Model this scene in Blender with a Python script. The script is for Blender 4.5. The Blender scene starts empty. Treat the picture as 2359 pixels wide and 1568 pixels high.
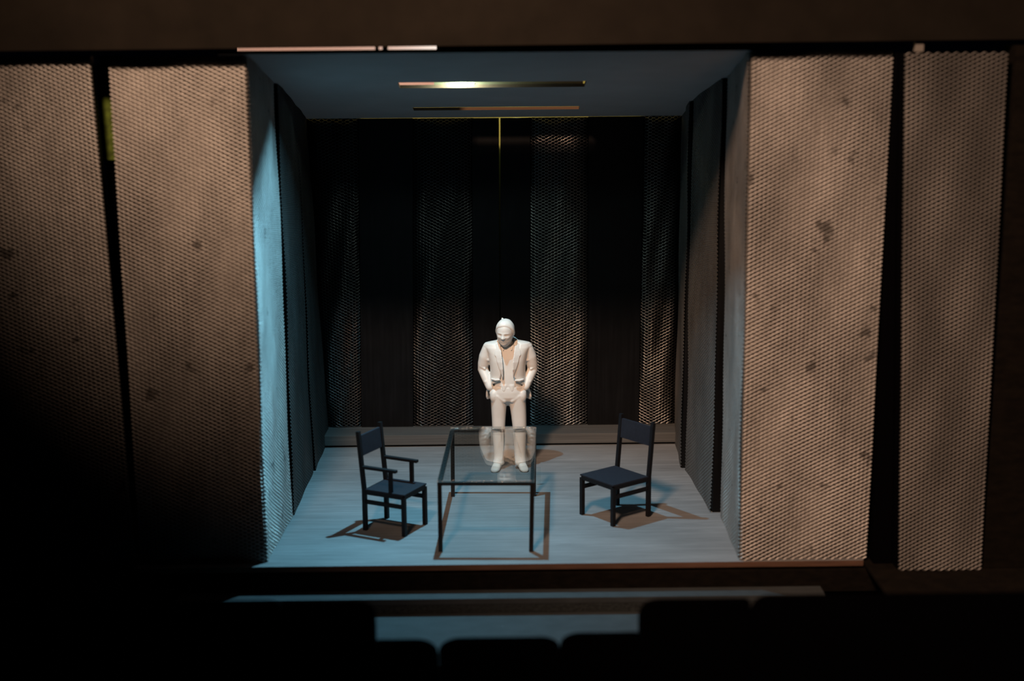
import bpy, bmesh, math, random
import numpy as np
from mathutils import Vector, Matrix

random.seed(7)
S = bpy.context.scene
COL = S.collection
R = math.radians

# ------------------------------------------------------------------ camera
CAM_LOC = Vector((0.0, -12.6, 4.72))
PITCH, ROLL, YAW = R(11.6), R(0.45), R(-0.56)
fw = Vector((math.sin(-YAW) * math.cos(PITCH), math.cos(YAW) * math.cos(PITCH), -math.sin(PITCH)))
rt = fw.cross(Vector((0, 0, 1))).normalized()
up = rt.cross(fw)
rt2 = rt * math.cos(ROLL) - up * math.sin(ROLL)
up2 = rt * math.sin(ROLL) + up * math.cos(ROLL)
cam_d = bpy.data.cameras.new('camera')
cam = bpy.data.objects.new('camera', cam_d)
COL.objects.link(cam)
m3 = Matrix((rt2, up2, -fw)).transposed()
cam.matrix_world = Matrix.Translation(CAM_LOC) @ m3.to_4x4()
cam_d.sensor_width = 36.0
cam_d.lens = 36.0 * 3276.0 / 2359.0
cam_d.clip_end = 200
cam_d.dof.use_dof = True
cam_d.dof.focus_distance = 16.0
cam_d.dof.aperture_fstop = 0.38
S.camera = cam

# ------------------------------------------------------------------ world, exposure
S.view_settings.view_transform = 'Standard'
S.view_settings.look = 'None'
S.view_settings.gamma = 1.0
S.view_settings.use_curve_mapping = False
S.view_settings.exposure = 0.0
W = bpy.data.worlds.new('dark_room')
S.world = W
W.use_nodes = True
W.node_tree.nodes['Background'].inputs[0].default_value = (0.35, 0.4, 1.0, 1)
W.node_tree.nodes['Background'].inputs[1].default_value = 0.0004


def lamp(name, kind, loc, energy, color, radius, target=None, size=None, blend=None):
    d = bpy.data.lights.new(name, kind)
    d.energy = energy
    d.color = color
    d.shadow_soft_size = radius
    if kind == 'SPOT':
        d.spot_size = size
        d.spot_blend = blend
    o = bpy.data.objects.new(name, d)
    COL.objects.link(o)
    o.location = loc
    if target is not None:
        o.rotation_euler = (Vector(target) - Vector(loc)).to_track_quat('-Z', 'Y').to_euler()
    return o


LED = Vector((-0.36, 1.82, 4.473))
led = lamp('led_light', 'AREA', LED, 118, (0.31, 0.77, 1.0), 0.0)
led.data.shape = 'DISK'
led.data.size = 0.045
led.data.spread = R(125)
led.rotation_euler = Vector((-0.20, -0.36, -1.0)).to_track_quat('-Z', 'Y').to_euler()
lamp('warm_spot_light', 'SPOT', (-2.6, -10.0, 12.5), 9500, (1.0, 0.62, 0.41), 1.0,
     target=(3.2, 0.0, 2.25), size=R(39.5), blend=1.0)
lamp('warm_side_spot_light', 'SPOT', (-2.9, -9.0, 11.0), 7000, (1.0, 0.62, 0.40), 0.5,
     target=(-1.8, 0.0, 5.8), size=R(39), blend=1.0)
led_side = lamp('led_side_light', 'AREA', (LED.x, 1.93, 4.425), 14.0, (0.75, 1.0, 0.90), 0.0, target=(LED.x, 2.085, 4.35))
led_side.data.shape = 'DISK'
led_side.data.size = 0.03
lamp('backstage_light', 'POINT', (0.25, 5.0, 4.05), 0.8, (1.0, 1.0, 0.55), 0.04)

# ------------------------------------------------------------------ helpers


def tag(o, label, cat, group=None, kind=None):
    o['label'] = label
    o['category'] = cat
    if group:
        o['group'] = group
    if kind:
        o['kind'] = kind
    return o


def empty(name, loc=(0, 0, 0), rz=0.0):
    o = bpy.data.objects.new(name, None)
    o.empty_display_size = 0.1
    COL.objects.link(o)
    o.location = loc
    o.rotation_euler = (0, 0, rz)
    return o


def link(name, me, mat, parent=None, smooth=False):
    o = bpy.data.objects.new(name, me)
    COL.objects.link(o)
    for m in (mat if isinstance(mat, (list, tuple)) else [mat]):
        me.materials.append(m)
    if parent is not None:
        o.parent = parent
    if smooth:
        me.polygons.foreach_set('use_smooth', [True] * len(me.polygons))
    return o


def struct(o):
    o['kind'] = 'structure'
    return o


class MB:
    """collects shapes, builds one mesh object"""

    def __init__(s):
        s.bm = bmesh.new()

    def hexa(s, pts, mi=0):
        v = [s.bm.verts.new(p) for p in pts]   # bottom 4 ccw from above, top 4
        fs = []
        for q in ((3, 2, 1, 0), (4, 5, 6, 7), (0, 1, 5, 4), (1, 2, 6, 5), (2, 3, 7, 6), (3, 0, 4, 7)):
            f = s.bm.faces.new([v[i] for i in q])
            f.material_index = mi
            fs.append(f)
        return fs

    def box(s, x0, x1, y0, y1, z0, z1):
        return s.hexa([(x0, y0, z0), (x1, y0, z0), (x1, y1, z0), (x0, y1, z0),
                       (x0, y0, z1), (x1, y0, z1), (x1, y1, z1), (x0, y1, z1)])

    def bar(s, a, b, w, h, upv=(0, 0, 1)):
        """square bar from a to b: w across, h along upv"""
        a, b = Vector(a), Vector(b)
        d = (b - a).normalized()
        u = Vector(upv)
        if abs(d.dot(u)) > 0.95:
            u = Vector((0, 1, 0))
        sd = d.cross(u).normalized()
        u = sd.cross(d)
        p = []
        for c in (a, b):
            p += [c - sd * w / 2 - u * h / 2, c + sd * w / 2 - u * h / 2, c + sd * w / 2 + u * h / 2, c - sd * w / 2 + u * h / 2]
        v = [s.bm.verts.new(x) for x in p]
        for q in ((0, 1, 2, 3), (7, 6, 5, 4), (0, 4, 5, 1), (1, 5, 6, 2), (2, 6, 7, 3), (3, 7, 4, 0)):
            s.bm.faces.new([v[i] for i in q])

    def loft(s, rings, n=28, close=True):
        """rings: list of (center, rx, ry, expo) in horizontal planes, or callables giving n points"""
        R_ = []
        for r in rings:
            pts = r(n) if callable(r) else ring_pts(n, *r)
            R_.append([s.bm.verts.new(p) for p in pts])
        for a, b in zip(R_[:-1], R_[1:]):
            for i in range(n):
                s.bm.faces.new((a[i], a[(i + 1) % n], b[(i + 1) % n], b[i]))
        if close:
            s.bm.faces.new(list(reversed(R_[0])))
            s.bm.faces.new(R_[-1])

    def limb(s, pts, n=20, flat=1.0):
        """round tube through (point, radius) stations with perpendicular rings, capped"""
        P = [Vector(p[0]) for p in pts]
        rad = [p[1] for p in pts]
        R_ = []
        ref = None
        for i, p in enumerate(P):
            d = (P[min(i + 1, len(P) - 1)] - P[max(i - 1, 0)]).normalized()
            if ref is None:
                ref = Vector((1, 0, 0)) if abs(d.x) < 0.8 else Vector((0, 1, 0))
            sd = (ref - d * ref.dot(d)).normalized()
            ref = sd
            u = d.cross(sd)
            R_.append([s.bm.verts.new(p + (sd * math.cos(t) + u * math.sin(t) * flat) * rad[i])
                       for t in [2 * math.pi * k / n for k in range(n)]])
        for a, b in zip(R_[:-1], R_[1:]):
            for i in range(n):
                s.bm.faces.new((a[i], a[(i + 1) % n], b[(i + 1) % n], b[i]))
        s.bm.faces.new(list(reversed(R_[0])))
        s.bm.faces.new(R_[-1])
        for p, r_ in ((P[0], rad[0]), (P[-1], rad[-1])):
            s.ball(p, (r_ * 0.97,) * 3)

    def ball(s, c, r, rot=None, u=18, v=12):
        M = Matrix.Translation(Vector(c)) @ (rot.to_4x4() if rot else Matrix.Identity(4)) @ Matrix.Diagonal((r[0], r[1], r[2], 1))
        bmesh.ops.create_uvsphere(s.bm, u_segments=u, v_segments=v, radius=1.0, matrix=M)

    def build(s, name, mat, parent=None, bevel=0.0, smooth=False, segs=2):
        bmesh.ops.recalc_face_normals(s.bm, faces=s.bm.faces)
        if bevel:
            bmesh.ops.bevel(s.bm, geom=list(s.bm.edges), offset=bevel, segments=segs, affect='EDGES', profile=0.7)
        me = bpy.data.meshes.new(name)
        s.bm.to_mesh(me)
        s.bm.free()
        return link(name, me, mat, parent, smooth)


def ring_pts(n, c, rx, ry, e=2.0):
    out = []
    for k in range(n):
        t = 2 * math.pi * k / n
        cs, sn = math.cos(t), math.sin(t)
        out.append((c[0] + rx * math.copysign(abs(cs) ** (2 / e), cs), c[1] + ry * math.copysign(abs(sn) ** (2 / e), sn), c[2]))
    return out


# ------------------------------------------------------------------ materials


def pmat(name, col, rough=0.6, metal=0.0, spec=0.5, noise=None, bump=None, spots=None):
    """principled material; noise=(scale xyz, amount, detail): brightness variation; spots=(scale, thresh, amount)"""
    m = bpy.data.materials.new(name)
    m.use_nodes = True
    nt = m.node_tree
    b = nt.nodes['Principled BSDF']
    b.inputs['Roughness'].default_value = rough
    b.inputs['Metallic'].default_value = metal
    b.inputs['Specular IOR Level'].default_value = spec
    b.inputs['Base Color'].default_value = (*col, 1)
    tc = nt.nodes.new('ShaderNodeTexCoord')
    prev = None

    def mapped(scale):
        mp = nt.nodes.new('ShaderNodeMapping')
        mp.inputs['Scale'].default_value = scale
        nt.links.new(tc.outputs['Object'], mp.inputs['Vector'])
        return mp

    def mul(fac_socket):
        nonlocal prev
        mx = nt.nodes.new('ShaderNodeMix')
        mx.data_type = 'RGBA'
        mx.blend_type = 'MULTIPLY'
        mx.inputs['Factor'].default_value = 1.0
        if prev is None:
            mx.inputs['A'].default_value = (*col, 1)
        else:
            nt.links.new(prev, mx.inputs['A'])
        nt.links.new(fac_socket, mx.inputs['B'])
        prev = mx.outputs['Result']

    for nz in (noise or []):
        sc, amt, det = nz
        n = nt.nodes.new('ShaderNodeTexNoise')
        n.inputs['Scale'].default_value = 1.0
        n.inputs['Detail'].default_value = det
        nt.links.new(mapped(sc).outputs['Vector'], n.inputs['Vector'])
        mr = nt.nodes.new('ShaderNodeMapRange')
        mr.inputs['From Min'].default_value = 0.3
        mr.inputs['From Max'].default_value = 0.7
        mr.inputs['To Min'].default_value = 1 - amt
        mr.inputs['To Max'].default_value = 1 + amt * 0.6
        nt.links.new(n.outputs['Fac'], mr.inputs['Value'])
        mul(mr.outputs['Result'])
    if spots:
        sc, th, amt = spots
        n = nt.nodes.new('ShaderNodeTexNoise')
        n.inputs['Scale'].default_value = 1.0
        n.inputs['Detail'].default_value = 2.0
        nt.links.new(mapped(sc).outputs['Vector'], n.inputs['Vector'])
        mr = nt.nodes.new('ShaderNodeMapRange')
        mr.inputs['From Min'].default_value = th
        mr.inputs['From Max'].default_value = th + 0.06
        mr.inputs['To Min'].default_value = 1.0
        mr.inputs['To Max'].default_value = 1 - amt
        nt.links.new(n.outputs['Fac'], mr.inputs['Value'])
        mul(mr.outputs['Result'])
    if prev is not None:
        nt.links.new(prev, b.inputs['Base Color'])
    if bump:
        sc, st, det = bump
        n = nt.nodes.new('ShaderNodeTexNoise')
        n.inputs['Scale'].default_value = 1.0
        n.inputs['Detail'].default_value = det
        nt.links.new(mapped(sc).outputs['Vector'], n.inputs['Vector'])
        bp = nt.nodes.new('ShaderNodeBump')
        bp.inputs['Strength'].default_value = st
        bp.inputs['Distance'].default_value = 0.02
        nt.links.new(n.outputs['Fac'], bp.inputs['Height'])
        nt.links.new(bp.outputs['Normal'], b.inputs['Normal'])
    return m


M_floor = pmat('grey_painted_floor', (0.235, 0.25, 0.265), 0.62, noise=[((0.8, 24, 1), 0.20, 5), ((0.8, 1.6, 1), 0.20, 4), ((4, 120, 1), 0.20, 3)],
               spots=((16, 16, 16), 0.76, 0.6))
M_edge = pmat('brown_board_edge', (0.12, 0.062, 0.04), 0.8, noise=[((3, 20, 30), 0.3, 4)])
M_base = pmat('dark_brown_base', (0.0060, 0.0044, 0.0030), 0.9, spec=0.12, noise=[((8, 8, 20), 0.5, 5)])
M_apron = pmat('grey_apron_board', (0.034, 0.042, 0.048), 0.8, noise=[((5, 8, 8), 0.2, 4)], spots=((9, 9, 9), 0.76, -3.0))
M_riser = pmat('rough_board_edge', (0.022, 0.028, 0.030), 0.95, noise=[((30, 30, 40), 0.5, 5)], bump=((30, 30, 30), 0.6, 4))
M_black = pmat('matt_black', (0.0014, 0.0013, 0.0020), 0.95, spec=0.02)
M_flat = pmat('black_stained_board', (0.0050, 0.0056, 0.0068), 0.45, spec=0.13, noise=[((30, 30, 1.2), 0.35, 4), ((5, 5, 3), 0.25, 3)])
M_core = pmat('dark_core_board', (0.035, 0.032, 0.030), 0.85, noise=[((9, 9, 2), 0.3, 3)])
M_corelight = pmat('grey_core_board', (0.17, 0.16, 0.15), 0.8, noise=[((6, 6, 2), 0.3, 3)])
M_mesh = pmat('grey_metal_mesh', (0.52, 0.51, 0.50), 0.42, metal=0.75, noise=[((2.2, 2.2, 1.4), 0.22, 4), ((11, 11, 5), 0.14, 3)],
              spots=((5.5, 5.5, 4.5), 0.675, 0.65))
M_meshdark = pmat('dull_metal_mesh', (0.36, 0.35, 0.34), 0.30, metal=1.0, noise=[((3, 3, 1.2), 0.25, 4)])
M_side = pmat('side_metal_mesh', (0.27, 0.265, 0.26), 0.42, metal=0.8, noise=[((3, 3, 1.2), 0.25, 4)])  # mid grey mesh of the right side panels
M_leftmesh = pmat('dimmed_side_mesh', (0.11, 0.11, 0.11), 0.36, metal=0.85, noise=[((3, 3, 1.2), 0.3, 4)])  # darker copy of the side mesh; left panels' dimness put into the colour
M_outer = pmat('dimmed_outer_mesh', (0.27, 0.265, 0.26), 0.45, metal=0.75, noise=[((2.2, 2.2, 1.4), 0.2, 4)])  # darker mesh colour stands in for weaker light on the outer right column
M_backdim = pmat('dimmed_back_mesh', (0.13, 0.13, 0.13), 0.30, metal=1.0, noise=[((3, 3, 1.2), 0.25, 4)])  # back mesh darkened in colour where the left panels reflect less light
M_ceil = pmat('pale_ceiling_board', (0.42, 0.42, 0.44), 0.9, noise=[((2, 2, 2), 0.06, 3)])
M_ceiledge = pmat('ceiling_cut_edge', (0.13, 0.075, 0.04), 0.8, noise=[((4, 4, 60), 0.15, 3)])
M_beam = pmat('dark_brown_beam', (0.011, 0.009, 0.0068), 0.85, spec=0.12, noise=[((3, 3, 3), 0.25, 5)])
M_pink = pmat('pale_pink_board', (0.75, 0.62, 0.66), 0.85)
M_yellow = pmat('yellow_backdrop', (0.50, 0.58, 0.16), 0.85)
M_green = pmat('green_felt', (0.085, 0.13, 0.014), 0.95, noise=[((14, 14, 14), 0.6, 5)])
M_chair = pmat('black_card', (0.006, 0.006, 0.008), 0.55, spec=0.25, noise=[((20, 20, 20), 0.25, 3)])
M_seat = pmat('navy_black_seat', (0.013, 0.015, 0.024), 0.6, spec=0.3, noise=[((30, 30, 30), 0.2, 3)])
M_frame = pmat('black_wire_frame', (0.004, 0.0038, 0.0045), 0.5, noise=[((20, 20, 20), 0.2, 3)])
M_plastic = pmat('white_model_plastic', (0.72, 0.70, 0.665), 0.42, spec=0.45, noise=[((9, 9, 9), 0.04, 3)])
M_plastic.node_tree.nodes['Principled BSDF'].inputs['Subsurface Weight'].default_value = 0.10
M_plastic.node_tree.nodes['Principled BSDF'].inputs['Subsurface Radius'].default_value = (0.03, 0.018, 0.012)
M_plastic.node_tree.nodes['Principled BSDF'].inputs['Subsurface Scale'].default_value = 1.0
M_step = pmat('dark_wood_step', (0.085, 0.088, 0.088), 0.65, noise=[((0.8, 30, 40), 0.3, 4)])
M_housing = pmat('olive_lamp_housing', (0.10, 0.085, 0.04), 0.6)


def glass_mat():
    m = bpy.data.materials.new('clear_acrylic')
    m.use_nodes = True
    nt = m.node_tree
    nt.nodes.clear()
    out = nt.nodes.new('ShaderNodeOutputMaterial')
    tr = nt.nodes.new('ShaderNodeBsdfTransparent')
    tr.inputs['Color'].default_value = (0.93, 0.96, 0.96, 1)
    gl = nt.nodes.new('ShaderNodeBsdfGlossy')
    gl.inputs['Roughness'].default_value = 0.015
    gl.inputs['Color'].default_value = (1, 1, 1, 1)
    lw_ = nt.nodes.new('ShaderNodeLayerWeight')
    lw_.inputs['Blend'].default_value = 0.5
    pw = nt.nodes.new('ShaderNodeMath')
    pw.operation = 'POWER'
    pw.inputs[1].default_value = 5.0
    nt.links.new(lw_.outputs['Facing'], pw.inputs[0])
    fr = nt.nodes.new('ShaderNodeMath')
    fr.operation = 'MULTIPLY_ADD'
    fr.inputs[1].default_value = 0.95
    fr.inputs[2].default_value = 0.04
    nt.links.new(pw.outputs['Value'], fr.inputs[0])
    mx = nt.nodes.new('ShaderNodeMixShader')
    nt.links.new(fr.outputs['Value'], mx.inputs['Fac'])
    nt.links.new(tr.outputs['BSDF'], mx.inputs[1])
    nt.links.new(gl.outputs['BSDF'], mx.inputs[2])
    nt.links.new(mx.outputs['Shader'], out.inputs['Surface'])
    return m


M_glass = glass_mat()


def glass_edge_mat():
    m = glass_mat()
    m.name = 'sawn_acrylic_edge'
    nt = m.node_tree
    g = [n for n in nt.nodes if n.type == 'BSDF_GLOSSY'][0]
    g.inputs['Roughness'].default_value = 0.16
    tc = nt.nodes.new('ShaderNodeTexCoord')
    n = nt.nodes.new('ShaderNodeTexNoise')
    n.inputs['Scale'].default_value = 34.0
    n.inputs['Detail'].default_value = 3.0
    nt.links.new(tc.outputs['Object'], n.inputs['Vector'])
    bp = nt.nodes.new('ShaderNodeBump')
    bp.inputs['Strength'].default_value = 1.0
    bp.inputs['Distance'].default_value = 0.03
    nt.links.new(n.outputs['Fac'], bp.inputs['Height'])
    nt.links.new(bp.outputs['Normal'], g.inputs['Normal'])
    ad = [k for k in nt.nodes if k.type == 'MATH' and k.operation == 'MULTIPLY_ADD'][0]
    ad.inputs[1].default_value = 0.75
    ad.inputs[2].default_value = 0.22
    return m


M_glassedge = glass_edge_mat()


def emit_mat(name, col, s):
    m = bpy.data.materials.new(name)
    m.use_nodes = True
    b = m.node_tree.nodes['Principled BSDF']
    b.inputs['Base Color'].default_value = (*col, 1)
    b.inputs['Emission Color'].default_value = (*col, 1)
    b.inputs['Emission Strength'].default_value = s
    return m


M_led = emit_mat('lit_led', (0.75, 0.92, 1.0), 9.0)


def czl(y):
    """underside of the raked ceiling at depth y"""
    return 4.688 - 0.1748 * (y - 0.05)


# ------------------------------------------------------------------ setting
b = MB()
b.box(-3.42, 3.40, 0.0, 4.62, -0.054, 0.0)
for f in b.bm.faces:
    f.material_index = 1
    if f.calc_center_median().z > -0.001:
        f.material_index = 0
o = struct(b.build('floor', [M_floor, M_edge]))

b = MB()
b.box(-6.0, 6.0, 0.02, 6.2, -0.10, -0.055)
b.box(-6.0, 6.0, -0.01, 6.2, -0.30, -0.09)
o = tag(b.build('stage_base', M_base), 'dark brown base slab under the front edge of the grey stage floor', 'stage base')

b = MB()
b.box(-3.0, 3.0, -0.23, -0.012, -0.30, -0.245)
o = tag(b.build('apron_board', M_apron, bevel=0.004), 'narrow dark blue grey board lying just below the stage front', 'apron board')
b = MB()
b.box(-3.0, 3.0, -0.23, -0.012, -0.388, -0.302)
o = tag(b.build('riser_board', M_riser), 'rough dark edged board beneath the narrow apron board', 'riser board')
b = MB()
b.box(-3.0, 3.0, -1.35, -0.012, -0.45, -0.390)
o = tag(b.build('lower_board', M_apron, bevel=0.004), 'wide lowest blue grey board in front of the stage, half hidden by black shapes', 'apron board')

b = MB()
b.box(-9, 9, -7.0, 8.0, -0.62, -0.455)
o = struct(b.build('trim_1', M_black))

for x0, x1, nm, lb in ((3.41, 6.0, 'side_ledge', 'dark brown ledge under the rightmost mesh column'),
                       (-6.0, -3.43, 'side_ledge', 'dark ledge under the leftmost mesh column')):
    b = MB()
    b.box(x0, x1, -0.88, 2.2, -0.054, -0.021 if x0 > 0 else -0.045)
    tag(b.build(nm, M_base), lb, 'ledge')

# raked ceiling with two slots
CT = 0.032
b = MB()


def ceil_piece(x0, x1, y0, y1):
    xs = (x0, x1)
    b.hexa([(x0, y0, czl(y0)), (x1, y0, czl(y0)), (x1, y1, czl(y1)), (x0, y1, czl(y1)),
            (x0, y0, czl(y0) + CT), (x1, y0, czl(y0) + CT), (x1, y1, czl(y1) + CT), (x0, y1, czl(y1) + CT)])


XL, XR = -2.42, 2.42
s1 = (-0.975, 0.90, 1.712, 2.085)
s2 = (-0.935, 0.94, 3.525, 3.775)
ceil_piece(XL, XR, 0.05, s1[2])
ceil_piece(XL, s1[0], s1[2], s1[3])
ceil_piece(s1[1], XR, s1[2], s1[3])
ceil_piece(XL, XR, s1[3], s2[2])
ceil_piece(XL, s2[0], s2[2], s2[3])
ceil_piece(s2[1], XR, s2[2], s2[3])
ceil_piece(XL, XR, s2[3], 4.42)
bmesh.ops.recalc_face_normals(b.bm, faces=b.bm.faces)
for f in b.bm.faces:
    f.material_index = 0 if f.normal.z < -0.5 else 1
o = struct(b.build('ceiling', [M_ceil, M_ceiledge]))

# yellow backdrop behind the back panels
b = MB()
b.box(-3.0, 3.0, 5.25, 5.30, -0.05, 5.2)
struct(b.build('wall_back', M_yellow))

# portal: beam above, post at right
b = MB()
b.hexa([(-6.5, -0.14, 4.722), (6.5, -0.14, 4.768), (6.5, 0.0, 4.768), (-6.5, 0.0, 4.722),
        (-6.5, -0.14, 5.35), (6.5, -0.14, 5.35), (6.5, 0.0, 5.35), (-6.5, 0.0, 5.35)])
tag(b.build('portal_beam', M_beam, bevel=0.006), 'dark brown beam running across the top of the whole stage front', 'beam')
b = MB()
b.hexa([(4.462, -0.19, -0.018), (5.3, -0.19, -0.018), (5.3, 0.1, -0.018), (4.462, 0.1, -0.018),
        (4.475, -0.19, 4.715), (5.3, -0.19, 4.715), (5.3, 0.1, 4.715), (4.475, 0.1, 4.715)])
tag(b.build('portal_post', M_base, bevel=0.006), 'dark brown upright post at the far right edge beside the outer mesh column', 'post')
b = MB()
b.box(3.625, 3.70, -0.10, -0.04, 4.665, 4.756)
tag(b.build('spacer_block', M_corelight, bevel=0.004), 'small grey spacer block between the beam and the outer right column', 'block')
b = MB()
b.hexa([(3.482, -0.04, -.02), (3.655, -0.04, -.02), (3.655, .3, -.02), (3.482, .3, -.02), (3.482, -0.04, 4.66), (3.495, -0.04, 4.66), (3.495, .3, 4.66), (3.482, .3, 4.66)])
tag(b.build('gap_shade_strip', M_black), 'matt black strip added as the shade in the gap between the two right columns', 'upright')  # added strip, its black stands in for the darkness of the gap
b = MB()
b.box(-3.60, -3.39, 0.62, 0.66, -0.02, 4.68)
tag(b.build('gap_shade_strip', M_black), 'matt black strip added as the shade in the gap between the two left columns', 'upright')  # black strip added behind the left gap as its shade
b = MB()
b.box(-3.60, -3.32, 0.50, 0.54, 3.75, 4.61)
tag(b.build('green_board', M_green), 'mossy green board seen through the gap between the two left columns', 'board')

# above the ceiling
b = MB()
b.box(-2.7, -0.61, 2.60, 2.64, czl(2.60) + CT + 0.004, 4.96)
tag(b.build('pink_board', M_pink), 'pale pink board glimpsed above the ceiling through the gap under the beam', 'board')
b = MB()
b.box(-0.56, 2.6, 1.20, 1.24, czl(1.20) + CT + 0.004, 4.86)
tag(b.build('light_block_board', M_black), 'added black board blocking warm light above the ceiling, right of the pale pink board', 'board')  # added to keep warm light off the front slot and darken the gap
b = MB()
b.box(-3.3, 3.3, 0.02, 1.42, 4.87, 4.90)
struct(b.build('light_block_lid', M_black))  # unseen lid added to block the warm spots from the front slot
for x0, x1 in ((-1.065, -1.035), (-1.00, -0.955)):
    b = MB()
    b.box(x0, x1, 0.25, 0.29, czl(0.25) + CT, 4.865)
    tag(b.build('ceiling_strut', M_black), 'thin dark strut crossing the pink strip under the beam', 'strut', 'struts above the ceiling')

# LED lamp over the first slot
t = empty('led_lamp', (LED.x, LED.y, czl(LED.y) + CT))
tag(t, 'lit LED strip lamp above the long slot near the front of the ceiling', 'lamp')
b = MB()
b.box(-0.27, 1.25, 0.325, 0.375, -0.056, 0.055)
hs = b.build('lamp_housing', M_housing, t)
for k, dx in enumerate((-0.10, -0.045, 0.01, 0.07, 0.13)):
    b = MB()
    b.ball((dx, 0.310, -0.034), (0.011, 0.012, 0.006))
    b.build('led', M_led, t, smooth=True)

# ------------------------------------------------------------------ expanded metal


def mesh_sheet(name, P00, P10, P11, P01, mat, parent, cw=0.0765, p=0.0187, wd=0.0066, th=0.0028, tilt=38, seed=1,
               bulge=0.0, wave=0.006, lift=0.012):
    """expanded metal lattice on the patch P00 P10 (bottom) P11 P01 (top); normal = u x v"""
    P00, P10, P11, P01 = [np.array(q, float) for q in (P00, P10, P11, P01)]
    wdt = (np.linalg.norm(P10 - P00) + np.linalg.norm(P11 - P01)) / 2
    hgt = (np.linalg.norm(P01 - P00) + np.linalg.norm(P11 - P10)) / 2
    nu = max(2, int(round(wdt / (cw / 2))))
    nv = max(2, int(round(hgt / p)))
    U = (P10 - P00) / np.linalg.norm(P10 - P00)
    V = (P01 - P00) / np.linalg.norm(P01 - P00)
    Nn = np.cross(U, V)
    Nn /= np.linalg.norm(Nn)
    V = np.cross(Nn, U)
    i = np.arange(nu + 1)
    off = 0.20
    ui = np.stack([i - off, i + off], 1).ravel()
    par = np.repeat(i, 2)
    ui = np.clip(ui, 0, nu) / nu
    ns = len(ui)
    j = np.arange(nv)
    sgn = np.where((par[None, :] + j[:, None]) % 2 == 0, 1.0, -1.0)
    vv = (j[:, None] + 0.5 + 0.46 * sgn) / nv
    uu = np.broadcast_to(ui[None, :], vv.shape)
    base = ((1 - uu) * (1 - vv))[..., None] * P00 + (uu * (1 - vv))[..., None] * P10 + (uu * vv)[..., None] * P11 + ((1 - uu) * vv)[..., None] * P01
    rs = np.random.RandomState(seed)
    ph = rs.rand(4) * 6.28
    nofs = lift + wave * (np.sin(uu * 5 + vv * 9 + ph[0]) + 0.7 * np.sin(uu * 11 - vv * 17 + ph[1])) - bulge * np.abs(2 * uu - 1) ** 4
    nofs = nofs + sgn * 0.0015
    base = base + nofs[..., None] * Nn
    ta = np.radians(tilt) + rs.normal(0, 0.10, vv.shape) + 0.20 * np.sin(uu * 7 + vv * 13 + ph[2])
    A = np.cos(ta)[..., None] * V + -np.sin(ta)[..., None] * Nn
    B = np.sin(ta)[..., None] * V + np.cos(ta)[..., None] * Nn
    co = np.stack([base - A * wd - B * th, base + A * wd - B * th, base + A * wd + B * th, base - A * wd + B * th], 2)  # nv, ns, 4, 3
    co = co.reshape(-1, 3)
    jj, ii, kk = np.meshgrid(j, np.arange(ns - 1), np.arange(4), indexing='ij')
    a = (jj * ns + ii) * 4
    k2 = (kk + 1) % 4
    f = np.stack([a + kk, a + 4 + kk, a + 4 + k2, a + k2], -1).reshape(-1, 4)
    me = bpy.data.meshes.new(name)
    me.vertices.add(len(co))
    me.vertices.foreach_set('co', co.ravel())
    me.loops.add(f.size)
    me.loops.foreach_set('vertex_index', f.ravel().astype(np.int32))
    me.polygons.add(len(f))
    me.polygons.foreach_set('loop_start', np.arange(0, f.size, 4, dtype=np.int32))
    me.polygons.foreach_set('loop_total', np.full(len(f), 4, np.int32))
    me.update(calc_edges=True)
    return link(name, me, mat, parent)


def column(label, bot, top, mat, core, sides, z0=0.0, name='mesh_column', group='mesh covered columns', **kw):
    """bot/top: plan corners FL FR BR BL as (x, y) / (x, y, z); sides: which faces carry mesh"""
    cx = sum(q[0] for q in bot) / 4
    cy = sum(q[1] for q in bot) / 4
    t = empty(name, (cx, cy, z0))
    tag(t, label, 'column' if name == 'mesh_column' else 'panel', group)
    B4 = [Vector((q[0] - cx, q[1] - cy, 0)) for q in bot]
    T4 = [Vector((q[0] - cx, q[1] - cy, q[2] - z0)) for q in top]
    b_ = MB()
    b_.hexa(B4 + T4)
    b_.build('core_board', core, t)
    for n_, s_ in enumerate(sides):
        i0, i1 = {'front': (0, 1), 'right': (1, 2), 'left': (3, 0)}[s_]
        mesh_sheet('wire_mesh', B4[i0], B4[i1], T4[i1], T4[i0], mat, t, seed=int(abs(cx) * 100) + n_, **kw)
    return t


# left side of the stage
column('broad warm lit mesh column at the left side of the stage opening',
       [(-3.385, 0.13), (-2.205, 0.13), (-2.165, 1.46), (-3.385, 1.46)],
       [(-3.38, 0.10, 4.672), (-2.185, 0.10, 4.672), (-2.19, 1.60, 4.408), (-3.38, 1.60, 4.408)],
       M_mesh, M_corelight, ['front', 'right'])
column('outermost left mesh column, fading into darkness at the frame edge',
       [(-4.75, 0.12), (-3.42, 0.12), (-3.47, 0.42), (-4.75, 0.42)],
       [(-4.75, 0.06, 4.682), (-3.525, 0.06, 4.682), (-3.60, 0.42, 4.682), (-4.75, 0.42, 4.682)],
       M_mesh, M_core, ['front'], z0=-0.02)
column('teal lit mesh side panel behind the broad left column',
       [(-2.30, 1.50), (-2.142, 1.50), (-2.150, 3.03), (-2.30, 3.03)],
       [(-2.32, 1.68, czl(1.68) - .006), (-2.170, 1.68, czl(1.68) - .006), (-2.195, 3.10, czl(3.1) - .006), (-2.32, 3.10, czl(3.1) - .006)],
       M_leftmesh, M_black, ['right'], name='mesh_side_panel', group='mesh side panels')
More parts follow.
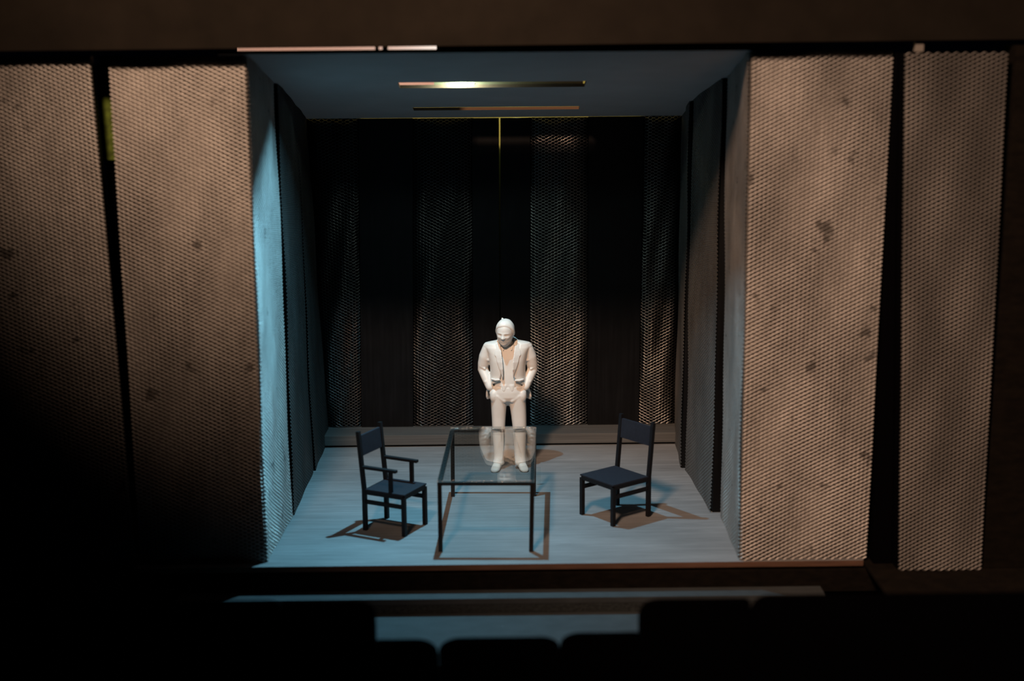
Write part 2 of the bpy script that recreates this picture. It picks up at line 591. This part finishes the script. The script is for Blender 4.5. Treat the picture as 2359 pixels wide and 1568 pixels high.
column('narrow mesh side panel in the rear left corner beside the back step',
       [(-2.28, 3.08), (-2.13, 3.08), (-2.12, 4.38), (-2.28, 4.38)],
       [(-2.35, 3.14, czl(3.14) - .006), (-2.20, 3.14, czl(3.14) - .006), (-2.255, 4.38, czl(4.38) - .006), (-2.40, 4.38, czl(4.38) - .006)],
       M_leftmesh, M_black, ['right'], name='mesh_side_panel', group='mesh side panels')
# right side
column('broad mesh column with dark stains at the right side of the stage opening',
       [(2.245, 0.05), (3.435, 0.05), (3.435, 1.30), (2.285, 1.30)],
       [(2.235, 0.05, 4.685), (3.475, 0.05, 4.685), (3.475, 1.44, 4.435), (2.265, 1.44, 4.435)],
       M_mesh, M_corelight, ['front', 'left'])
column('outermost right mesh column beside the dark post',
       [(3.665, -0.215), (4.43, -0.215), (4.43, 0.10), (3.66, 0.10)],
       [(3.50, -0.215, 4.655), (4.39, -0.215, 4.655), (4.39, 0.10, 4.655), (3.50, 0.10, 4.655)],
       M_outer, M_black, ['front'], z0=-0.02)  # core coloured black so its inner side reads as the shaded gap
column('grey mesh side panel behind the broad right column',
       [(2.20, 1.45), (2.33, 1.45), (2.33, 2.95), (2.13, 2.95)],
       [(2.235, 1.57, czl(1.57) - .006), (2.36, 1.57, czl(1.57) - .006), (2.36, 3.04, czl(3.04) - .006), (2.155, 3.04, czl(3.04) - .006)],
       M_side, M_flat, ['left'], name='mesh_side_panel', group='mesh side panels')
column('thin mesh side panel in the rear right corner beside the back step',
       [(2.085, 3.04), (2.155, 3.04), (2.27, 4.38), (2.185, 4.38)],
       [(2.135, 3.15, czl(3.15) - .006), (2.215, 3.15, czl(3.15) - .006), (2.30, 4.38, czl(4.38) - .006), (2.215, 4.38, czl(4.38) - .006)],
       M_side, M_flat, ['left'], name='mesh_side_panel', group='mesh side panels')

# back row: alternating mesh and black panels standing on the step
YB, ZB = 4.42, 0.152


def back_panel(kind, label, xb0, xb1, xt0, xt1):
    cx = (xb0 + xb1) / 2
    t = empty(kind, (cx, YB, ZB))
    mesh = kind == 'mesh_back_panel'
    tag(t, label, 'panel', 'mesh panels of the back wall' if mesh else 'black boards of the back wall')
    y0 = 0.045 if mesh else 0.0
    ex = 0.02 if mesh else 0.0
    xb0, xb1, xt0, xt1 = xb0 - ex, xb1 + ex, xt0 - ex, xt1 + ex
    zt = (3.921 if abs(cx) > 1.25 else 3.915) - ZB
    b_ = MB()
    b_.hexa([(xb0 - cx, y0, 0), (xb1 - cx, y0, 0), (xb1 - cx, y0 + 0.04, 0), (xb0 - cx, y0 + 0.04, 0),
             (xt0 - cx, y0, zt), (xt1 - cx, y0, zt), (xt1 - cx, y0 + 0.04, zt), (xt0 - cx, y0 + 0.04, zt)])
    b_.build('board', M_black if mesh else M_flat, t)
    if mesh:
        mesh_sheet('wire_mesh', (xb0 + ex - cx, 0, 0.01), (xb1 - ex - cx, 0, 0.01), (xt1 - ex - cx, 0, zt), (xt0 + ex - cx, 0, zt), M_backdim if cx < -0.2 else M_meshdark, t,
                   seed=int(cx * 50) + 99, bulge=0.045, lift=0.008, wave=0.009, wd=0.0043, th=0.0018, tilt=52)
    return t


back_panel('mesh_back_panel', 'mesh panel with shade in its colour at the left end of the back wall', -2.13, -1.705, -2.24, -1.63)
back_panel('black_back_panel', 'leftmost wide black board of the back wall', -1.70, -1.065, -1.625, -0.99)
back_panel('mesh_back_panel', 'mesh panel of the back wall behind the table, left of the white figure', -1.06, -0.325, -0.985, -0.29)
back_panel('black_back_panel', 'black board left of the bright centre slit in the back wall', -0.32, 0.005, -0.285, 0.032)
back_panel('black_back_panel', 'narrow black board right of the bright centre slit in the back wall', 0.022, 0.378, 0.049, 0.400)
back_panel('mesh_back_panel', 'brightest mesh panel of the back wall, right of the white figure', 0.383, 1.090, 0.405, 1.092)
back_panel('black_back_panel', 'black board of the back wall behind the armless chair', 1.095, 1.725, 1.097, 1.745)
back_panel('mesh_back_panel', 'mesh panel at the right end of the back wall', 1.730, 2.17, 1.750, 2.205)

# step along the back wall
t = empty('back_step', (0.03, 4.03, 0.0))
tag(t, 'low dark wooden step running along the foot of the back wall', 'step')
b = MB()
b.hexa([(-2.145, 0, .028), (2.12, 0, .028), (2.15, .5, .028), (-2.14, .5, .028), (-2.145, 0, .15), (2.12, 0, .15), (2.15, .5, .15), (-2.14, .5, .15)])
b.build('tread', M_step, t, bevel=0.006)
b = MB()
b.box(-2.10, 2.10, 0.035, 0.48, 0.0, 0.028)
b.build('plinth', M_black, t)

# black out-of-focus shapes in front of the stage
fg = [
    ('leftmost black rounded block in front of the stage', -4.6, -1.58, 0.872, 0.09, 0.07),
    ('tall black rounded block left of the lit apron patch', -1.578, -0.905, 0.862, 0.05, 0.13),
    ('low black block just left of the left dip in the lit apron patch', -0.90, -0.458, 0.566, 0.02, 0.15),
    ('low black block in the middle of the lit apron patch', -0.452, 0.420, 0.572, 0.16, 0.13),
    ('low black block just right of the right dip in the lit apron patch', 0.424, 0.990, 0.600, 0.14, 0.02),
    ('tall black rounded block right of the lit apron patch', 0.995, 1.79, 0.850, 0.14, 0.05),
    ('wide black block at the lower right corner', 1.795, 4.9, 0.870, 0.12, 0.05),
]
for lb, x0, x1, zt, rl, rr in fg:
    b = MB()
    pr = []
    z0 = -0.454
    hl = {0.15: 0.10, 0.16: 0.10, 0.14: 0.09}.get(rl, rl)
    hr = {0.15: 0.10, 0.13: 0.08}.get(rr, rr)
    for k in range(7):
        a = math.pi / 2 * k / 6
        pr.append((x0 + rl - rl * math.cos(a), zt - hl + hl * math.sin(a)))
    for k in range(7):
        a = math.pi / 2 * (6 - k) / 6
        pr.append((x1 - rr + rr * math.cos(a), zt - hr + hr * math.sin(a)))
    poly = [(x0, z0)] + pr + [(x1, z0)]
    f_ = [b.bm.verts.new((x, -3.0, z)) for x, z in poly]
    g_ = [b.bm.verts.new((x, -2.90, z - (0.075 if z > 0 else 0))) for x, z in poly]
    b.bm.faces.new(f_)
    b.bm.faces.new(list(reversed(g_)))
    for k in range(len(poly)):
        k2 = (k + 1) % len(poly)
        b.bm.faces.new((f_[k2], f_[k], g_[k], g_[k2]))
    tag(b.build('black_block', M_black), lb, 'block', 'black blocks in front of the stage')

# ------------------------------------------------------------------ table
TC = [Vector((-0.595, 0.395, 0.692)), Vector((0.330, 0.362, 0.692)), Vector((0.398, 2.135, 0.742)), Vector((-0.522, 2.165, 0.742))]
FT = [Vector((-0.580, 0.365, 0)), Vector((0.300, 0.337, 0)), Vector((0.372, 2.07, 0)), Vector((-0.512, 2.085, 0))]
org = Vector((-0.105, 1.25, 0))
t = empty('glass_table', org)
tag(t, 'long clear glass topped table with a thin black frame between the two chairs', 'table')
cen = sum(TC, Vector()) / 4
lw = 0.041


def inset(p, d):
    q = p.copy()
    q.x += d if p.x < cen.x else -d
    q.y += d if p.y < cen.y else -d
    return q


for k in range(4):
    b = MB()
    top_ = inset(TC[k], lw / 2) - org
    top_.z -= 0.031
    b.bar(inset(FT[k], 0.006) - org, top_, lw, lw, (0, 1, 0))
    b.build('leg', M_frame, t, bevel=0.003)
b = MB()
for k in range(4):
    a_, c_ = inset(TC[k], lw / 2) - org, inset(TC[(k + 1) % 4], lw / 2) - org
    a_.z -= 0.028
    c_.z -= 0.028
    d_ = (c_ - a_).normalized() * lw / 2
    b.bar(a_ - d_, c_ + d_, lw, 0.030)
b.build('frame', M_frame, t)
b = MB()
b.hexa([q - org + Vector((0, 0, -0.012)) for q in TC] + [q - org + Vector((0, 0, 0.013)) for q in TC])
top_o = b.build('tabletop', [M_glass, M_glassedge], t, bevel=0.006)
for p_ in top_o.data.polygons:
    p_.material_index = 0 if abs(p_.normal.z) > 0.97 else 1

# small clear tab standing beside the table
b = MB()
b.box(0.405, 0.455, 2.46, 2.468, 0.0, 0.20)
tag(b.build('acrylic_tab', M_glass, bevel=0.001), 'small clear acrylic strip standing on the floor right of the table', 'acrylic strip')

# ------------------------------------------------------------------ chairs


def chair(label, cx, cy, rz, w, d, ph, arms, group='black chairs on the stage'):
    t = empty('armchair' if arms else 'side_chair', (cx, cy, 0), rz)
    tag(t, label, 'chair')
    L = 0.040
    hw, hd = w / 2, d / 2
    sz = 0.42
    for sx in (-1, 1):
        b = MB()   # front leg (front = -y)
        b.bar((sx * hw, -hd, 0), (sx * hw, -hd, sz - 0.02), L, L, (0, 1, 0))
        b.build('leg', M_chair, t, bevel=0.003)
        b = MB()   # rear leg runs up as back post, leaning a little
        b.bar((sx * hw, hd, 0), (sx * hw, hd, sz), L, L, (0, 1, 0))
        b.bar((sx * hw, hd, sz - 0.01), (sx * hw, hd + 0.055, ph), L * 0.95, L * 0.95, (0, 1, 0))
        b.build('rear_leg', M_chair, t, bevel=0.002)
    b = MB()
    for sx in (-1, 1):
        b.bar((sx * hw, -hd, sz - 0.022), (sx * hw, hd, sz - 0.022), 0.032, 0.040)
    b.bar((-hw, -hd, sz - 0.022), (hw, -hd, sz - 0.022), 0.032, 0.040)
    b.bar((-hw, hd, sz - 0.022), (hw, hd, sz - 0.022), 0.032, 0.040)
    b.build('seat_frame', M_chair, t, bevel=0.003)
    b = MB()
    b.box(-hw - 0.016, hw + 0.016, -hd - 0.018, hd - 0.022, sz - 0.002, sz + 0.014)
    b.build('seat', M_seat, t, bevel=0.004)
    for sx in (-1, 1):
        b = MB()
        b.bar((sx * hw, -hd + 0.01, 0.30), (sx * hw, hd - 0.01, 0.30), 0.026, 0.040)
        b.build('stretcher', M_chair, t, bevel=0.002)
    # backrest panel between the posts
    z0_, z1_ = ph * 0.752, ph * 0.955

    def yb(z):
        return hd + 0.055 * (z - sz) / (ph - sz)
    b = MB()
    b.hexa([(-hw + .015, yb(z0_) - .012, z0_), (hw - .015, yb(z0_) - .012, z0_), (hw - .015, yb(z0_) + .012, z0_), (-hw + .015, yb(z0_) + .012, z0_),
            (-hw + .015, yb(z1_) - .012, z1_), (hw - .015, yb(z1_) - .012, z1_), (hw - .015, yb(z1_) + .012, z1_), (-hw + .015, yb(z1_) + .012, z1_)])
    b.build('backrest', M_seat, t, bevel=0.003)
    if arms:
        za = 0.655
        for sx in (-1, 1):
            b = MB()
            b.bar((sx * hw, yb(za), za), (sx * hw, -hd + 0.075, za), 0.045, 0.028)
            b.build('armrest', M_chair, t, bevel=0.003)
            b = MB()
            b.bar((sx * hw, -hd + 0.145, sz - 0.03), (sx * hw, -hd + 0.145, za), 0.034, 0.036, (0, 1, 0))
            b.build('arm_post', M_chair, t, bevel=0.002)
    return t


chair('black armchair with flat arms, left of the glass table and facing it', -1.056, 1.090, R(62.5), 0.405, 0.455, 1.015, True)
chair('black armless chair turned toward the table, right of it', 1.185, 1.385, R(-52.6), 0.475, 0.485, 0.985, False)

# ------------------------------------------------------------------ figure
FX, FY = 0.085, 3.08
fig_loc = (FX, FY, 0.0)


def remesh(o, vox, smooth_it=3):
    md = o.modifiers.new('remesh', 'REMESH')
    md.mode = 'VOXEL'
    md.voxel_size = vox
    md.use_smooth_shade = True
    sm = o.modifiers.new('smooth', 'SMOOTH')
    sm.iterations = smooth_it
    sm.factor = 0.5
    return o


HC = Vector((-0.008, -0.085, 1.606))
HROT = Matrix.Rotation(R(-14), 3, 'Z') @ Matrix.Rotation(R(12), 3, 'X') @ Matrix.Rotation(R(3), 3, 'Y')


def gauss(a, s):
    return np.exp(-0.5 * (a / s) ** 2)


def head_radius(az, el, ear=1.0):
    """az, el in degrees, az 0 = nose; returns radius in metres"""
    a, e = np.radians(az), np.radians(el)
    dx, dy, dz = np.cos(e) * np.sin(a), -np.cos(e) * np.cos(a), np.sin(e)
    low = np.clip(-dz, 0, 1)
    ax = np.where(dz > 0, 0.099, 0.099 * (1 - 0.22 * low ** 1.3))
    ay = np.where(dy < 0, 0.112, 0.120)
    az_ = np.where(dz < 0, 0.168, 0.150)
    k = np.where(dz > 0, 2.35, 2.0)
    r = 1.0 / (np.sqrt((dx / ax) ** 2 + (dy / ay) ** 2) ** k + np.abs(dz / az_) ** k) ** (1 / k)
    ab = np.abs(az)
    r = r + 0.011 * gauss(az, 5) * gauss(el - 2, 7) + 0.026 * gauss(az, 6.5) * gauss(el + 9, 5.5)      # nose
    r = r + 0.006 * gauss(ab - 9, 4) * gauss(el + 11, 4)
    r = r - 0.011 * gauss(ab - 19, 7) * gauss(el - 7, 4.5) + 0.007 * gauss(ab - 20, 6) * gauss(el - 5, 3)  # eyes
    r = r + 0.006 * gauss(ab - 18, 13) * gauss(el - 15, 4)                                               # brow
    r = r + 0.008 * gauss(ab - 30, 9) * gauss(el + 9, 6)                                                # cheeks
    r = r + 0.007 * gauss(az, 13) * gauss(el + 24, 3) - 0.008 * gauss(az, 16) * gauss(el + 28.5, 2.2) + 0.008 * gauss(az, 11) * gauss(el + 33, 3.2)
    r = r - 0.006 * gauss(az, 14) * gauss(el + 39, 3) + 0.012 * gauss(az, 16) * gauss(el + 50, 8)        # chin
    r = r + 0.008 * gauss(ab - 50, 16) * gauss(el + 38, 10)                                              # jaw
    r = r + ear * 0.012 * gauss(ab - 92, 7) * gauss(el + 1, 12)                                                # ears
    return r


def hair_radius(az, el):
    ab = np.abs(az)
    line = np.interp(ab, [0, 18, 40, 58, 72, 84, 96, 112, 180], [50, 49, 45, 34, 10, -10, -16, -22, -32])
    line = line + 2.5 * np.sin(np.radians(az) * 3 + 0.6)
    mk = 1 / (1 + np.exp(-(el - line) / 1.6))
    th = 0.011 + 0.008 * gauss(az + 15, 30) * gauss(el - 50, 14) + 0.0028 * np.sin(np.radians(az * 8 + el * 5 + 40)) * np.cos(np.radians(el)) ** 2
    rise = np.clip((el - line) / 22.0, 0, 1)
    return head_radius(az, el, 0.0) * (1 - 0.06 * (1 - mk)) + th * mk * (0.45 + 0.55 * rise)


def sphere_from(bm, fn, nu=112, nv=72):
    els = np.linspace(-90, 90, nv + 1)
    rows = []
    for e in els:
        if abs(e) > 89.9:
            r = float(fn(np.array([0.0]), np.array([e]))[0])
            p = HC + HROT @ Vector((0, 0, math.copysign(r, e)))
            rows.append([bm.verts.new(p)])
            continue
        azs = np.linspace(-180, 180, nu, endpoint=False)
        rr = fn(azs, np.full_like(azs, e))
        row = []
        for a, r in zip(azs, rr):
            ce = math.cos(R(e))
            row.append(bm.verts.new(HC + HROT @ Vector((r * ce * math.sin(R(a)), -r * ce * math.cos(R(a)), r * math.sin(R(e))))))
        rows.append(row)
    for A, B in zip(rows[:-1], rows[1:]):
        for k in range(nu):
            k2 = (k + 1) % nu
            if len(A) == 1:
                bm.faces.new((A[0], B[k2], B[k]))
            elif len(B) == 1:
                bm.faces.new((A[k], A[k2], B[0]))
            else:
                bm.faces.new((A[k], A[k2], B[k2], B[k]))


# body: head, neck, trunk, arms, hands and legs as one surface
b = MB()
sphere_from(b.bm, head_radius)
b.limb([((0.02, 0.03, 1.40), 0.075), ((0.005, -0.005, 1.50), 0.066), ((-0.003, -0.03, 1.57), 0.062)])
b.loft([((0.02, 0.02, 0.80), .10, .05), ((0.018, 0.02, 0.87), .150, .090), ((0.018, 0.02, 1.0), .135, .085), ((0.02, 0.01, 1.2), .15, .095),
        ((0.02, 0.01, 1.36), .155, .095), ((0.02, 0.02, 1.45), .09, .07)])
# legs inside the trousers down to the ankles
b.limb([((-.080, .01, .80), .070), ((-.090, .0, .47), .052), ((-.090, .03, .10), .036)])
b.limb([((.130, .01, .80), .070), ((.148, .0, .47), .054), ((.152, .03, .10), .036)])
# arms and hands: elbows out, hands going into the trouser pockets
ARM = {
    -1: dict(sh=(-.205, .03, 1.405), el=(-.262, .075, 1.165), wr=(-.185, -.035, .965), ha=(-.150, -.062, .900)),
    1: dict(sh=(.245, .03, 1.400), el=(.298, .080, 1.155), wr=(.215, -.035, .965), ha=(.178, -.062, .898)),
}
for sx, q in ARM.items():
    b.limb([(q['sh'], .050), (q['el'], .040), (q['wr'], .029)])
    wr, ha = Vector(q['wr']), Vector(q['ha'])
    d_ = (ha - wr).normalized()
    sd = Vector((0.25 * sx, -1, 0.1)).normalized().cross(d_).normalized()   # across the knuckles
    rot = Matrix((sd, d_.cross(sd), d_)).transposed()
    b.ball(ha - d_ * 0.005, (.040, .021, .050), rot)
    for k, ln in enumerate((.070, .080, .074, .058)):
        kn = ha + d_ * .036 + sd * (-.030 + .020 * k)
        mid = kn + d_ * ln * .5 + Vector((0, .006, 0))
        tip = mid + d_ * ln * .45 + Vector((0, .018, 0))
        b.limb([(kn, .0098), (mid, .0092), (tip, .0078)], n=10)
    th0 = ha - d_ * .022 + Vector((-sx * .030, -.014, 0))
    b.limb([(th0, .0115), (th0 + Vector((-sx * .020, -.010, -.028)), .0105), (th0 + Vector((-sx * .024, -.006, -.058)), .0088)], n=10)
body = b.build('person_figurine', M_plastic)
body.location = fig_loc
tag(body, 'white standing figurine of a man in an open suit, hands in pockets, behind the table', 'figurine')
remesh(body, 0.0055, 2)

b = MB()
sphere_from(b.bm, hair_radius)
b.ball(HC + Vector((-0.030, 0.03, 0.158)), (.012, .012, .010))
hair = b.build('hair', M_plastic, body)
remesh(hair, 0.0055, 2)

# waistcoat with two points
b = MB()


def vest_ring(z, cx, cy, rx, ry, e=2.3):
    return ((cx, cy, z), rx, ry, e)


b.loft([vest_ring(.935, .02, .005, .165, .112), vest_ring(1.0, .02, .008, .160, .112), vest_ring(1.15, .02, .014, .168, .112),
        vest_ring(1.30, .02, .018, .180, .112), vest_ring(1.40, .02, .022, .165, .102), vest_ring(1.455, .02, .015, .110, .085)], n=36)
for px_ in (-.028, .062):
    b.loft([((px_, -.078, .918), .006, .030), ((px_, -.078, .945), .036, .036), ((px_ + (.02 - px_) * .2, -.068, 1.01), .055, .042)], n=16)
vest = b.build('waistcoat', M_plastic, body)
remesh(vest, 0.007, 6)
# shirt collar and front
for sx in (-1, 1):
    b = MB()
    b.limb([((.015 + sx * .072, .000, 1.475), .016), ((.012 + sx * .060, -.055, 1.452), .014), ((.014 + sx * .046, -.082, 1.410), .010)], n=12, flat=0.6)
    coll = b.build('shirt_collar', M_plastic, body)
    remesh(coll, 0.006, 2)

# trousers
b = MB()


def tr(z, cx, cy, rx, ry, e=2.4):
    return ((cx, cy, z), rx, ry, e)


b.loft([tr(.745, .022, .012, .010, .020), tr(.775, .022, .012, .060, .060), tr(.82, .022, .01, .185, .108), tr(.86, .020, .008, .207, .122), tr(.92, .02, .005, .198, .120), tr(.985, .02, .005, .180, .112)], n=36)
b.loft([tr(.055, -.094, .030, .054, .066), tr(.10, -.092, .028, .058, .070), tr(.16, -.090, .025, .056, .068), tr(.30, -.090, .010, .064, .076), tr(.47, -.092, -.005, .073, .083),
        tr(.62, -.090, .0, .080, .090), tr(.74, -.088, .006, .088, .104), tr(.86, -.084, .008, .094, .114)], n=28)
b.loft([tr(.055, .154, .030, .058, .066), tr(.10, .153, .028, .062, .070), tr(.16, .151, .025, .061, .068), tr(.30, .150, .010, .070, .077), tr(.47, .148, -.005, .079, .085),
        tr(.62, .140, .0, .087, .092), tr(.74, .130, .006, .094, .104), tr(.86, .124, .008, .094, .114)], n=28)
# cuffs, creases, pocket swellings, hip fold
for cx_ in (-.094, .154):
    b.loft([tr(.052, cx_, .030, .064, .074), tr(.085, cx_, .029, .066, .076), tr(.098, cx_, .028, .060, .070)], n=24)
for sx, cx_ in ((-1, -.150), (1, .190)):
    b.ball((cx_ - sx * .012, -.050, .875), (.052, .056, .085))
    b.limb([((cx_ + sx * .010, -.050, .915), .028), ((cx_ - sx * .05, -.078, .875), .030), ((cx_ - sx * .125, -.085, .825), .028)], n=12)
tro = b.build('trousers', M_plastic, body)
remesh(tro, 0.007, 7)

# shoes
for sx, (hx, tx) in ((-1, (-.098, -.148)), (1, (.158, .206))):
    b = MB()
    hp, tp = Vector((hx, .055, 0)), Vector((tx, -.155, 0))
    d_ = (tp - hp).normalized()
    sd = Vector((-d_.y, d_.x, 0))
    rings = []
    for s_, w_, h_ in ((0.0, .034, .070), (.12, .046, .085), (.35, .046, .090), (.6, .052, .066), (.82, .050, .048), (.95, .038, .036), (1.0, .018, .020)):
        c = hp + (tp - hp) * s_

        def ring(n, c=c, w_=w_, h_=h_):
            return [c + sd * (w_ * math.copysign(abs(math.cos(t_)) ** .8, math.cos(t_))) + Vector((0, 0, max(0.0, h_ / 2 + h_ / 2 * math.copysign(abs(math.sin(t_)) ** .8, math.sin(t_)))))
                    for t_ in [2 * math.pi * k / n for k in range(n)]]
        rings.append(ring)
    b.loft(rings, n=24)
    sh_ = b.build('shoe', M_plastic, body)
    remesh(sh_, 0.006, 2)

# jacket: open shell, sleeves, lapels, hanging tails
b = MB()
JS = [  # z, cx, cy, rx, ry, left opening angle, right opening angle (deg from front), exponent
    (1.502, .018, .035, .098, .078, 50, 50, 2.0),
    (1.486, .018, .032, .200, .088, 34, 36, 2.0),
    (1.472, .018, .030, .258, .100, 27, 29, 2.4),
    (1.425, .018, .026, .258, .122, 22, 24, 2.5),
    (1.360, .018, .016, .226, .140, 21, 22, 2.4),
    (1.280, .018, .008, .208, .146, 20, 19, 2.3),
    (1.180, .018, .006, .200, .144, 21, 19, 2.2),
    (1.100, .018, .010, .200, .142, 24, 21, 2.2),
    (1.060, .018, .014, .208, .144, 30, 28, 2.2),
    (1.030, .018, .020, .214, .146, 43, 40, 2.2),
    (1.000, .018, .028, .222, .148, 66, 52, 2.2),
    (0.965, .020, .036, .236, .150, 84, 74, 2.2),
    (0.900, .024, .046, .256, .150, 90, 84, 2.2),
    (0.840, .026, .050, .262, .150, 94, 86, 2.2),
    (0.800, .026, .052, .262, .148, 104, 96, 2.2),
]
nseg = 44
outer, inner = [], []
for z, cx_, cy_, rx, ry, oL, oR, e in JS:
    ro, ri = [], []
    for k in range(nseg + 1):
        ph_ = R(-oL) + (R(oR) - (R(-oL) + 2 * math.pi)) * 0
        a = R(oR) + (2 * math.pi - R(oR) - R(oL)) * k / nseg     # from right edge round the back to left edge
        sn, cs = math.sin(a), math.cos(a)
        ux, uy = math.copysign(abs(sn) ** (2 / e), sn), -math.copysign(abs(cs) ** (2 / e), cs)
        ro.append(b.bm.verts.new((cx_ + rx * ux, cy_ + ry * uy, z)))
        ri.append(b.bm.verts.new((cx_ + (rx - .026) * ux, cy_ + (ry - .026) * uy, z - (.02 if z > 1.45 else 0))))
    outer.append(ro)
    inner.append(ri)
for q in range(len(JS) - 1):
    for k in range(nseg):
        b.bm.faces.new((outer[q][k], outer[q][k + 1], outer[q + 1][k + 1], outer[q + 1][k]))
        b.bm.faces.new((inner[q][k], inner[q + 1][k], inner[q + 1][k + 1], inner[q][k + 1]))
    for k in (0, nseg):
        b.bm.faces.new((outer[q][k], outer[q + 1][k], inner[q + 1][k], inner[q][k]))
for q in (0, len(JS) - 1):
    for k in range(nseg):
        b.bm.faces.new((outer[q][k], outer[q][k + 1], inner[q][k + 1], inner[q][k]))
for sx, q in ARM.items():
    sh, el, wr = Vector(q['sh']), Vector(q['el']), Vector(q['wr'])
    b.limb([(sh + Vector((sx * .002, 0, .008)), .060), ((sh * .62 + el * .38) + Vector((sx * .010, 0, 0)), .070), ((sh * .25 + el * .75) + Vector((sx * .008, .0, 0)), .066),
            (el + Vector((0, 0, -.008)), .062), ((el * .5 + wr * .5), .055), (wr + (wr - el).normalized() * -.008, .045)], n=22)
    # sleeve folds
    b.limb([(el + Vector((sx * .030, -.050, .04)), .014), (el + Vector((-sx * .02, -.068, .012)), .013)], n=8)
    b.limb([(el + Vector((sx * .010, -.055, -.06)), .014), (el + Vector((-sx * .055, -.062, -.075)), .012)], n=8)
    b.limb([((sh * .5 + el * .5) + Vector((sx * .030, -.046, .01)), .022), ((sh * .55 + el * .45) + Vector((-sx * .030, -.052, -.015)), .018)], n=8)
    b.limb([((el * .35 + wr * .65) + Vector((sx * .020, -.030, .0)), .024), ((el * .35 + wr * .65) + Vector((-sx * .030, -.034, -.012)), .020)], n=8)
    # square shoulder pad
    b.ball(sh + Vector((sx * -.014, 0, .036)), (.068, .066, .036))
b.limb([((-.070, -.052, 1.462), .022), ((-.086, .02, 1.488), .026), ((-.055, .09, 1.502), .026), ((.018, .112, 1.506), .026), ((.092, .09, 1.502), .026), ((.122, .02, 1.488), .026), ((.106, -.052, 1.462), .022)], n=12)
jk = b.build('jacket', M_plastic, body)
remesh(jk, 0.0075, 5)
# lapels lie on the jacket fronts
for sx in (-1, 1):
    b = MB()
    prof = [(1.485, .085, .112, -.055), (1.45, .080, .136, -.085), (1.40, .072, .146, -.112), (1.355, .066, .148, -.128), (1.335, .064, .134, -.134), (1.28, .058, .122, -.145), (1.20, .053, .096, -.150),
            (1.12, .055, .070, -.142), (1.09, .060, .066, -.140)]
    fr_, bk_ = [], []
    for z, xi, xo, y in prof:
        y2 = y + .018 + .045 * (xo - xi) * 4
        fr_.append((b.bm.verts.new((.018 + sx * xi, y - .012, z)), b.bm.verts.new((.018 + sx * xo, y2 - .012, z))))
        bk_.append((b.bm.verts.new((.018 + sx * xi, y + .012, z)), b.bm.verts.new((.018 + sx * xo, y2 + .012, z))))
    for k in range(len(prof) - 1):
        b.bm.faces.new((fr_[k][0], fr_[k][1], fr_[k + 1][1], fr_[k + 1][0]))
        b.bm.faces.new((bk_[k][0], bk_[k + 1][0], bk_[k + 1][1], bk_[k][1]))
        b.bm.faces.new((fr_[k][0], fr_[k + 1][0], bk_[k + 1][0], bk_[k][0]))
        b.bm.faces.new((fr_[k][1], bk_[k][1], bk_[k + 1][1], fr_[k + 1][1]))
    b.bm.faces.new((fr_[0][0], bk_[0][0], bk_[0][1], fr_[0][1]))
    b.bm.faces.new((fr_[-1][0], fr_[-1][1], bk_[-1][1], bk_[-1][0]))
    lp = b.build('lapel', M_plastic, jk)
    remesh(lp, 0.0055, 2)
for sx, (px_, pz_) in ((-1, (-.125, 1.075)), (1, (.150, 1.065))):
    b = MB()
    b.limb([((px_ - sx * .045, -.128, pz_ + .004), .012), ((px_, -.118, pz_), .014), ((px_ + sx * .040, -.088, pz_ + .006), .012)], n=10)
    fl = b.build('pocket_flap', M_plastic, jk)
    remesh(fl, 0.006, 2)
